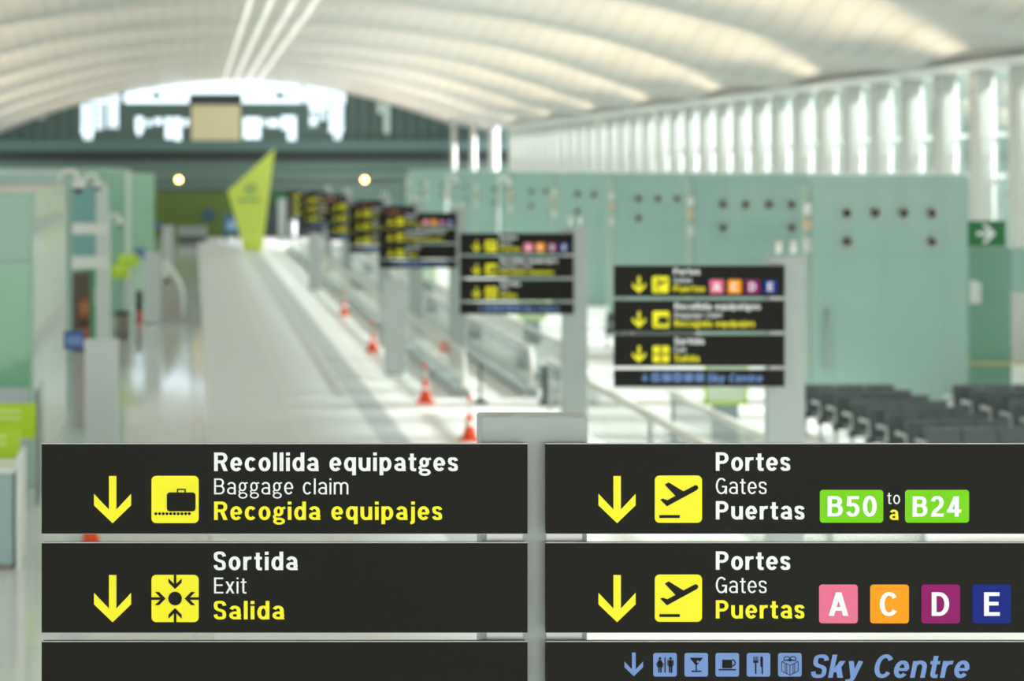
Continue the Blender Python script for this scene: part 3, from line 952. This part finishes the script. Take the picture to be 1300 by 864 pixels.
# black-footed posts at the walkway mouth
def post_thing(px, by, h, label):
    d = HC*S/(by-VY)
    t = thing('barrier_post', label, 'barrier post', (PX(px,d), d*D1, 0), 'black-footed posts at the walkway mouth')
    MB().lathe([(.14,0),(.14,.02),(.06,.06),(.03,.075)], (0,0,0), 18).build('foot', M_black, t)
    MB().lathe([(.025,.07),(.025,h-.05),(.035,h-.05),(.035,h)], (0,0,0), 12).build('pole', mat('dark_pole', (44,50,54), .5), t)
    return t
post_thing(610, 511, .70, 'single dark post with a black foot at the end of the handrail')
d = HC*S/(514-VY)
t = thing('safety_gate', 'dark framed glass gate between the walkway and the second sign', 'gate', (PX(699,d), d*D1, 0))
for sx_ in (-.11,.11): MB().bbox(sx_-.04,sx_+.04,-.04,.04,.05,.70,.01).build('post', mat('dark_pole', (44,50,54), .5), t)
MB().box(-.07,.07,-.006,.006,.08,.68).build('glass_pane', M_glassgreen, t)
MB().bbox(-.20,.20,-.1,.1,0,.06,.015).build('foot', M_black, t)

# traffic cones
def cone_proto():
    root = link('traffic_cone', None)
    MB().bbox(-.17,.17,-.17,.17,0,.03,.02).build('base', M_cone, root)
    MB().lathe([(.12,.03),(.075,.24),(.035,.42),(.03,.43)], (0,0,0), 20).build('cone_body', M_cone, root)
    MB().lathe([(.0785,.235),(.0552,.325)], (0,0,0), 20).build('reflective_band', M_conew, root)
    MB().tube([(0,0,.42),(0,0,.66)], .02, 8).build('stub_pole', mat('pole_pale', (232,220,214), .5), root)
    MB().lathe([(.026,.60),(.034,.62),(.034,.70),(.02,.73)], (0,0,0), 12).build('pole_cap', mat('pole_red', (232,120,88), .5), root)
    return root
cp = cone_proto()
cones = [(596,559,'nearest orange traffic cone on the bright strip, just left of the big sign post'),
         (540,511,'second orange traffic cone, right of the grey totem foot'),
         (473,446,'third orange traffic cone on the bright floor strip, left of the grey totem'),
         (437,400,'farthest faint orange cone on the bright floor strip')]
for k, (px, by, lb) in enumerate(cones):
    d = HC*S/(by-VY)
    o = cp if k == 0 else copy_tree(cp)
    o.location = (PX(px,d), d*D1, 0)
    tag(o, lb, 'traffic cone', 'traffic cones along the bright floor strip')
d = 3.3
o = copy_tree(cp); o.location = (PX(115,d), d*D1, 0)
tag(o, 'orange traffic cone mostly hidden behind the left wing of the nearest sign', 'traffic cone')

# ------------------------------------------------------------------ grey totems
def totem(px, d, label, blue):
    t = thing('information_totem', label, 'totem', (PX(px,d), d*D1, 0), 'grey totems along the concourse')
    MB().bbox(-.225,.225,0,.14,.02,1.94,.012).build('body', mat('totem_grey', (196,203,204), .4), t)
    MB().box(-.20,.20,.02,.12,0,.02).build('plinth', M_black, t)
    if blue:
        b = MB(); b.box(-.50,-.235,.03,.07,1.80,2.05,0)
        for k in range(3): b.box(-.46+.07*k,-.41+.07*k,.028,.03,1.86,1.99,1)
        b.build('blue_blade_sign', [M_blueboard, mat('blue_icon', (120,150,204), .5)], t)
        MB().box(-.235,-.2,.03,.07,1.83,1.90).build('bracket', M_steel, t)
    else:
        b = MB(); b.tube([(-.28,.05,1.72),(-.28,.05,.6)], .022, 8)
        for z in (1.7,.75): b.tube([(-.28,.05,z),(-.2,.05,z)], .014, 8)
        b.build('grab_bar', M_steel, t)
    return t
totem(128.5, 4.0, 'grey totem with a blue blade sign, nearest on the left of the concourse', True)
totem(194, 8.15, 'grey totem with a blue blade sign, second on the left of the concourse', True)
totem(213, 12.0, 'pale grey totem, farthest on the left in front of the olive wall', True)
totem(502, 6.15, 'grey totem rising in front of the third four-panel sign line, nearer right one', False)
totem(400, 10.45, 'grey totem under the small distant signs, farther right one', False)

# ------------------------------------------------------------------ left-hand glass rooms and partitions
def simple_partition(d, x0, x1, ytop, m, label, base=True):
    t = thing('glass_screen', label, 'partition', (0, d*D1, 0), 'green glass screens on the left')
    zt = PZ(ytop, d)
    MB().box(x0, x1, 0, .14, .02, zt-.025).build('glass_wall', m, t)
    MB().box(x0, x1+.01, -.01, .15, zt-.025, zt).build('top_rail', M_frame, t)
    MB().box(x0, x1, 0, .14, 0, .02).build('plinth', M_steel, t)
    b = MB(); b.box(x1-.03,x1+.01,-.012,.15,.02,zt-.026); b.build('edge_trim', m if m is not M_teal2 else M_frame, t)
    b = MB(); b.box(x0, x1, -.004, 0, zt*.55, zt*.55+.012); b.build('joint_line', mat('glass_joint', (112,160,146), .4), t)
    return t
# nearest glass room
A, B = 3.95, 5.0
xs_ = PX(40, A)
t = thing('glass_room', 'nearest green glass room at the left edge with a pale frosted side', 'glass room', (0, A*D1, 0))
zt, zm, zb = PZ(241,A), PZ(332,A), PZ(492,A)
MB().box(-6, xs_-.02, 0, .08, zm+.02, zt-.03).build('upper_pane', mat('room_glass_upper', (122,170,150), .12, coat=.3), t)
MB().box(-6, xs_-.02, 0, .08, zb, zm-.02).build('lower_pane', mat('room_glass_lower', (124,178,146), .12, coat=.3), t)
MB().box(-6, xs_, .0, .1, zm-.02, zm+.02).build('transom', mat('room_transom', (140,170,158), .4), t)
MB().box(-6, xs_+.03, -.03, (B-A)*D1, zt-.03, zt+.03).build('roof_edge', mat('roof_edge', (202,200,188), .4), t)
MB().box(-6, xs_, .0, .12, 0, zb).build('sill_wall', mat('sill_panel', (178,190,196), .4), t)
b = MB(); b.box(xs_-.02, xs_+.02, .08, (B-A)*D1-.1, .02, zt-.03); b.build('side_pane', M_frost, t)
b = MB()
b.box(xs_+.02, xs_+.045, .1, (B-A)*D1-.15, 3.38, 3.52); b.box(xs_+.02, xs_+.035, .1, (B-A)*D1-.15, 1.75, 2.0)
b.build('side_band', mat('side_band', (186,194,196), .35), t)
b = MB(); b.box(xs_-.02,xs_+.022,-.01,.08,.0,zt-.03); b.build('corner_post', mat('corner_post', (146,186,164), .35), t)
simple_partition(5.2, -6.3, PX(90,5.2), 218, M_teal, 'tall green glass screen whose top and edge show behind the nearest glass room')
# gate portal with white beams
d = 6.3
t = thing('gate_portal', 'white framed gate portal with blue-green panes, behind the nearest glass room', 'gate portal', (0, d*D1, 0))
X = lambda p: PX(p, d)
Z = lambda p: PZ(p, d)
for y0, y1 in ((283,297),(325,341)): MB().box(X(20), X(137), -.05, .25, Z(y1), Z(y0)).build('beam', M_frame, t)
MB().box(X(122), X(137), -.03, .28, 0, Z(234)).build('upright', mat('portal_upright', (204,214,210), .4), t)
MB().box(X(20), X(122), .02, .08, Z(283), Z(236)).build('upper_pane', M_teal2, t)
MB().box(X(20), X(122), .02, .08, Z(325), Z(297)).build('lower_pane', M_teal2, t)
MB().box(X(20), X(137), -.02, .2, Z(236), Z(228)).build('head_rail', mat('portal_head', (176,186,174), .4), t)
MB().box(X(20), X(36), -.03, .25, 0, Z(341)).build('upright', M_frame, t)
simple_partition(8.4, -6.3, PX(158,8.4), 214.5, mat('mid_green_glass', (142,190,166), .15, coat=.3), 'green glass screen behind the white portal, second tall one on the left')
simple_partition(11.4, -6.3, PX(166,11.4), 216, M_frost, 'pale frosted screen behind the second tall green screen on the left')
simple_partition(14.8, -6.3, PX(196,14.8), 220, M_palegrn, 'pale green glass screen, farthest on the left beside the olive wall')
# poster upright inside the portal
d = 6.9
t = thing('poster_stand', 'tall dark brown poster stand with an orange picture inside the white portal', 'poster', (PX(106,d), d*D1, 0))
MB().bbox(-.26,.16,0,.06,.0,PZ(345,d),.01).build('stand_frame', mat('brown_frame', (92,80,70), .5), t)
def poster_mat():
    m = mat('poster_print', (150,104,72), .45)
    nt = m.node_tree; bs = nt.nodes['Principled BSDF']
    tcn = nt.nodes.new('ShaderNodeTexCoord'); vo = nt.nodes.new('ShaderNodeTexNoise'); vo.inputs['Scale'].default_value = 2.2
    rp = nt.nodes.new('ShaderNodeValToRGB')
    for pos, c in ((.38,(62,48,42)),(.55,(176,104,60)),(.66,(212,176,150))):
        e_ = rp.color_ramp.elements.new(pos); e_.color = lin(c)+(1,)
    rp.color_ramp.elements.remove(rp.color_ramp.elements[0]); rp.color_ramp.elements.remove(rp.color_ramp.elements[-1])
    nt.links.new(tcn.outputs['Object'], vo.inputs['Vector']); nt.links.new(vo.outputs['Fac'], rp.inputs[0]); nt.links.new(rp.outputs[0], bs.inputs['Base Color'])
    return m
MB().box(-.09,.13,-.012,0,PZ(432,d),PZ(378,d)).build('printed_picture', poster_mat(), t)
d = 7.3
t = thing('glass_door', 'green glass door leaf inside the white portal, behind the poster stand', 'door', (PX(114,d), d*D1, 0))
MB().box(-.22,.2,0,.05,.02,PZ(340,d)).build('leaf', mat('door_green', (92,160,122), .15), t)
MB().tube([(.14,-.06,.9),(.14,-.06,1.3)], .018, 8).build('handle', M_steel, t)

# lime display boards
def board(px0, py0, px1, py1, d, label, lines=True, foot=None):
    cx = PX((px0+px1)/2, d)
    t = thing('display_board', label, 'display board', (cx, d*D1, 0))
    w = (px1-px0)*d/S/2; z0, z1 = PZ(py1,d), PZ(py0,d)
    MB().bbox(-w,w,0,.05,z0,z1,.01).build('board', M_lime, t)
    if lines:
        b = MB()
        for r_ in range(2):
            zz = z1-(z1-z0)*(.22+.2*r_)
            b.box(-w*.75, w*.55, -.003, 0, zz-.015, zz+.015)
        b.build('printed_stripe', mat('pale_print', (222,234,150), .5), t)
    MB().tube([(w*.0,.06,0),(w*.0,.06,z1-.05)], .03, 10).build('post', M_skirt, t)
    MB().lathe([(.16,0),(.16,.015),(.03,.03)], (0,.06,0), 18).build('foot', M_skirt, t)
    return t
board(-40, 512, 45.5, 556, 3.55, 'upper lime-green board at the left edge, partly behind another lime board')
board(-50, 544, 25, 590, 3.3, 'lower lime-green board at the left edge, in front of another lime board')
board(141, 335, 164, 353, 7.6, 'lime-green board between the portal and the second left totem, lower of two')
board(150, 322, 176, 338, 7.9, 'lime-green board between the portal and the second left totem, upper of two')
# counter under the near boards
d = 3.15
t = thing('gate_counter', 'pale blue-grey gate counter at the bottom left edge under the lime boards', 'counter', (0, d*D1, 0))
MB().bbox(-3.4, PX(17,d), 0, .7, .06, 1.02, .015).build('body', mat('counter_front', (150,178,178), .3), t)
MB().bbox(-3.42, PX(19,d), -.04, .74, 1.02, 1.07, .01).build('worktop', M_frame, t)
MB().box(-3.38, PX(16,d), .03, .66, 0, .06).build('kick_plate', mat('kick_plate', (140,132,120), .5), t)
MB().bbox(PX(19,d)+.01, PX(26,d), .0, .7, 0, 1.2, .01).build('end_panel', M_frame, t)
# slim dark-edged glass fin beside the counter
d = 3.75
t = thing('glass_fin', 'thin dark edged glass fin at the corner of the nearest glass room', 'glass fin', (PX(47,d), d*D1, 0))
MB().box(-.02,.02,0,.03,0,PZ(494,d)).build('edge_trim', mat('dark_edge', (92,112,108), .4), t)
MB().box(-.012,.012,.03,1.0,.03,PZ(494,d)).build('pane', M_glassgreen, t)

# dome cameras on curved arms
def cctv(px, py, d, label, s=1.0, zb=0):
    """py: top of the arm; a short post, swan-neck arm and a white dome"""
    p = P(px, py, d)
    t = thing('dome_camera', label, 'security camera', (p.x, p.y, 0))
    zt = p.z
    b = MB()
    if zb: b.tube([(-.22*s,0,zb+.03),(-.22*s,.32,zb+.03)], .025*s, 8)
    b.tube([(-.22*s,0,zb),(-.22*s,0,zt-.12*s)], .03*s, 10); b.build('pole', M_frame, t)
    pts = [(-.22*s,0,zt-.14*s)]
    for k in range(9):
        a = math.pi - math.pi*k/8
        pts.append((-.06*s+.16*s*math.cos(a), 0, zt-.16*s+.16*s*math.sin(a)))
    b = MB(); b.tube(pts, .05*s, 10); b.build('curved_arm', M_frame, t)
    b = MB(); b.lathe([(.03*s,zt-.14*s),(.10*s,zt-.17*s),(.105*s,zt-.27*s),(.10*s,zt-.29*s)], (.10*s,0,0), 18); b.build('housing', M_frame, t)
    b = MB(); b.lathe([(.095*s,zt-.29*s),(.08*s,zt-.35*s),(.04*s,zt-.385*s),(.005*s,zt-.39*s)], (.10*s,0,0), 18); b.build('lens_dome', mat('camera_dome', (70,76,78), .15), t)
    return t
cctv(92, 217, 5.12, 'white dome camera on a curved arm above the nearest glass room')
cctv(119, 222, 6.26, 'second white dome camera, right of the one above the nearest glass room', .85, PZ(234,6.3))
cctv(148, 272, 7.2, 'small white dome camera lower down, in front of the green screen on the left', .8)
cctv(642, 224, 10.2, 'tiny white dome camera in front of the distant right partitions, right one', 1.1)
cctv(575, 222, 12.6, 'tiny white dome camera in front of the distant right partitions, left one', 1.2)

# service machine beside the second totem
d = 8.35
t = thing('service_kiosk', 'pale sloping-topped service kiosk on the floor right of the second left totem', 'kiosk', (0, d*D1, 0))
pf = [(205,403.5),(231,403.5),(232,372),(222,344),(212,331),(208,336),(214,352),(205,356)]
MB().prism([(PX(x,d), PZ(y_,d)) for x, y_ in ((206,404),(231,404),(231,371),(226,356),(214,350),(206,358))], 'y', .0, .7).build('body', mat('kiosk_beige', (176,176,164), .4), t)
MB().tube([(PX(x,d), .0, PZ(y_,d)) for x, y_ in ((208,333),(214,338),(221,348),(228,360),(232,374),(232.5,402))], .07, 10).build('curved_rim', M_frame, t)
b = MB(); b.tube([(PX(x,d), .66, PZ(y_,d)) for x, y_ in ((208,333),(214,338),(221,348),(228,360),(232,374),(232.5,402))], .07, 10); b.build('curved_rim', M_frame, t)
MB().box(PX(207,d),PX(214,d),.0,.66,PZ(360,d),PZ(334,d)).build('head', M_frame, t)
# bin and extinguisher by the second totem
d = HC*S/(430-VY)
t = thing('waste_bin', 'brownish grey waste bin left of the second totem', 'bin', (PX(155,d), d*D1, 0))
MB().lathe([(.17,0),(.19,.02),(.19,.60),(.17,.62)], (0,0,0), 20).build('body', mat('bin_brown', (126,124,112), .5), t)
MB().lathe([(.20,.60),(.20,.66),(.12,.70),(.02,.71)], (0,0,0), 20).build('lid', M_black, t)
d = HC*S/(409-VY)
t = thing('fire_extinguisher', 'small red extinguisher under a dark holder beside the second left totem', 'fire extinguisher', (PX(178,d), d*D1, 0))
MB().lathe([(.07,0),(.075,.02),(.075,.26),(.03,.32)], (0,0,0), 14).build('cylinder_body', mat('extinguisher_red', (206,70,60), .35), t)
MB().bbox(-.12,.06,.08,.2,0,.86,.01).build('holder', M_black, t)

# ------------------------------------------------------------------ info stands with lime frames between the railings
def info_stand(px, py, d, label):
    x = max(PX(px, d), 7.62); zc = PZ(py, d)
    t = thing('information_stand', label, 'information stand', (x, d*D1, 0), 'lime framed information stands')
    MB().bbox(-.2,.2,.05,.16,.02,zc+.1,.01).build('column', mat('stand_blue_grey', (136,152,160), .4), t)
    MB().bbox(-.24,.24,0,.24,0,.02,.005).build('foot', M_steel, t)
    b = MB(); w, h = .32, .31
    b.box(-w,w,-.01,.04,zc+h-.045,zc+h); b.box(-w,w,-.01,.04,zc-h,zc-h+.045); b.box(-w,-w+.035,-.01,.04,zc-h,zc+h); b.box(w-.035,w,-.01,.04,zc-h,zc+h)
    b.build('lime_frame', M_lime, t)
    b = MB(); b.box(-w+.03,w-.03,.005,.035,zc-h+.04,zc+h-.04); b.build('notice_sheet', mat('notice_sheet', (198,218,196), .4), t)
    return t
info_stand(922, 487, 4.5, 'lime framed notice stand under the nearest four-panel sign')
info_stand(676, 390, 7.2, 'lime framed notice stand hidden under the second four-panel sign')
info_stand(538, 346, 9.85, 'blurred lime framed notice stand under the third four-panel sign')

# ------------------------------------------------------------------ lime monolith, far lamps, far counters
d = 15.4
t = thing('advertising_monolith', 'tall lime yellow kite shaped monolith with a round emblem on the concourse floor', 'monolith', (0, d*D1, 0))
kp = [(310,318),(333,318),(349,188),(289,243)]
MB().prism([(PX(x,d), PZ(y_,d)) for x, y_ in kp], 'y', 0, .5).build('body', M_kite, t)
b = MB(); p = P(318,240,d)
ring = arc(p.x, p.z, .26, .26, 0, 360, 24, 2)[:-1]
for q in ribbon(ring, .07, .07, True): b.add([(x,-.012,z) for x, z in q], [(0,1,2,3)], 0)
b.add([(p.x-.14,-.012,p.z-.06),(p.x+.14,-.012,p.z-.06),(p.x+.14,-.012,p.z+.06),(p.x-.14,-.012,p.z+.06)], [(0,1,2,3)], 0)
b.flat = True; b.build('emblem', mat('emblem_teal', (76,150,130), .5), t)
b = MB(); p = P(316,254,d); b.box(p.x-.55,p.x+.55,-.012,-.002,p.z-.06,p.z+.06); b.build('caption_bar', M_kite2, t)

M_bulb = mat('warm_bulb', (255,220,150), .4, emit=(255,206,120), estr=9)
for px, py, r_, lb in ((227,228,.16,'left warm round lamp glowing on the dark far wall'), (463,228,.16,'right warm round lamp glowing on the dark far wall, above the signs')):
    p = P(px, py, 17.9)
    t = thing('wall_lamp', lb, 'lamp', tuple(p), 'round lamps on the far wall')
    b = MB(); b.lathe([(.01,-r_)] + [(r_*math.cos(a_), r_*math.sin(a_)) for a_ in [R(-75+15*k) for k in range(11)]] + [(.01,r_)], (0,0,0), 16); b.build('bulb', M_bulb, t)
    MB().tube([(0,0,0),(0,(18.5-17.9)*D1,0)], .05, 8).build('bracket', M_fwdark, t)
d = 17.2
t = thing('far_counter', 'low grey counter in front of the olive far wall', 'counter', (PX(244,d), d*D1, 0))
MB().bbox(-.85,.85,0,.9,.3,.9,.02).build('body', mat('counter_grey', (150,158,156), .4), t)
MB().bbox(-.8,.8,.1,.8,0,.3,.02).build('kick_plate', M_shop, t)
t = thing('far_cabinet', 'small blue display cabinet beside the foot of the lime monolith', 'cabinet', (PX(294,d), d*D1, 0))
MB().bbox(-.45,.45,0,.6,.5,1.6,.02).build('body', mat('cabinet_blue', (60,100,140), .4), t)
MB().box(-.25,.25,-.01,0,.75,1.2).build('screen', mat('cabinet_screen', (140,172,200), .4), t)
for sx_ in (-.35,.35): MB().box(sx_-.05,sx_+.05,.1,.5,0,.5).build('leg', M_shop, t)
t = thing('exit_sign', 'distant green exit sign high on the dark far shop front', 'sign', (PX(366,17.6), 17.6*D1, PZ(252,17.6)))
MB().box(-.9,.9,0,.15,-.3,.3).build('sign_body', M_exit, t)
MB().box(-.05,.05,.15,.9*D1-.4,-.05,.05).build('bracket', M_shop, t)
for k, (px, lb) in enumerate(((358,'pale far column below the distant green exit sign, left of two'), (371,'pale far column below the distant green exit sign, right of two'))):
    t = MB().lathe([(.32,0),(.32,.1),(.24,.14),(.24,2.4),(.3,2.5)], (PX(px,17.4), 17.4*D1, 0), 16).build('column', mat('far_column', (160,170,168), .5))
    tag(t, lb, 'column')
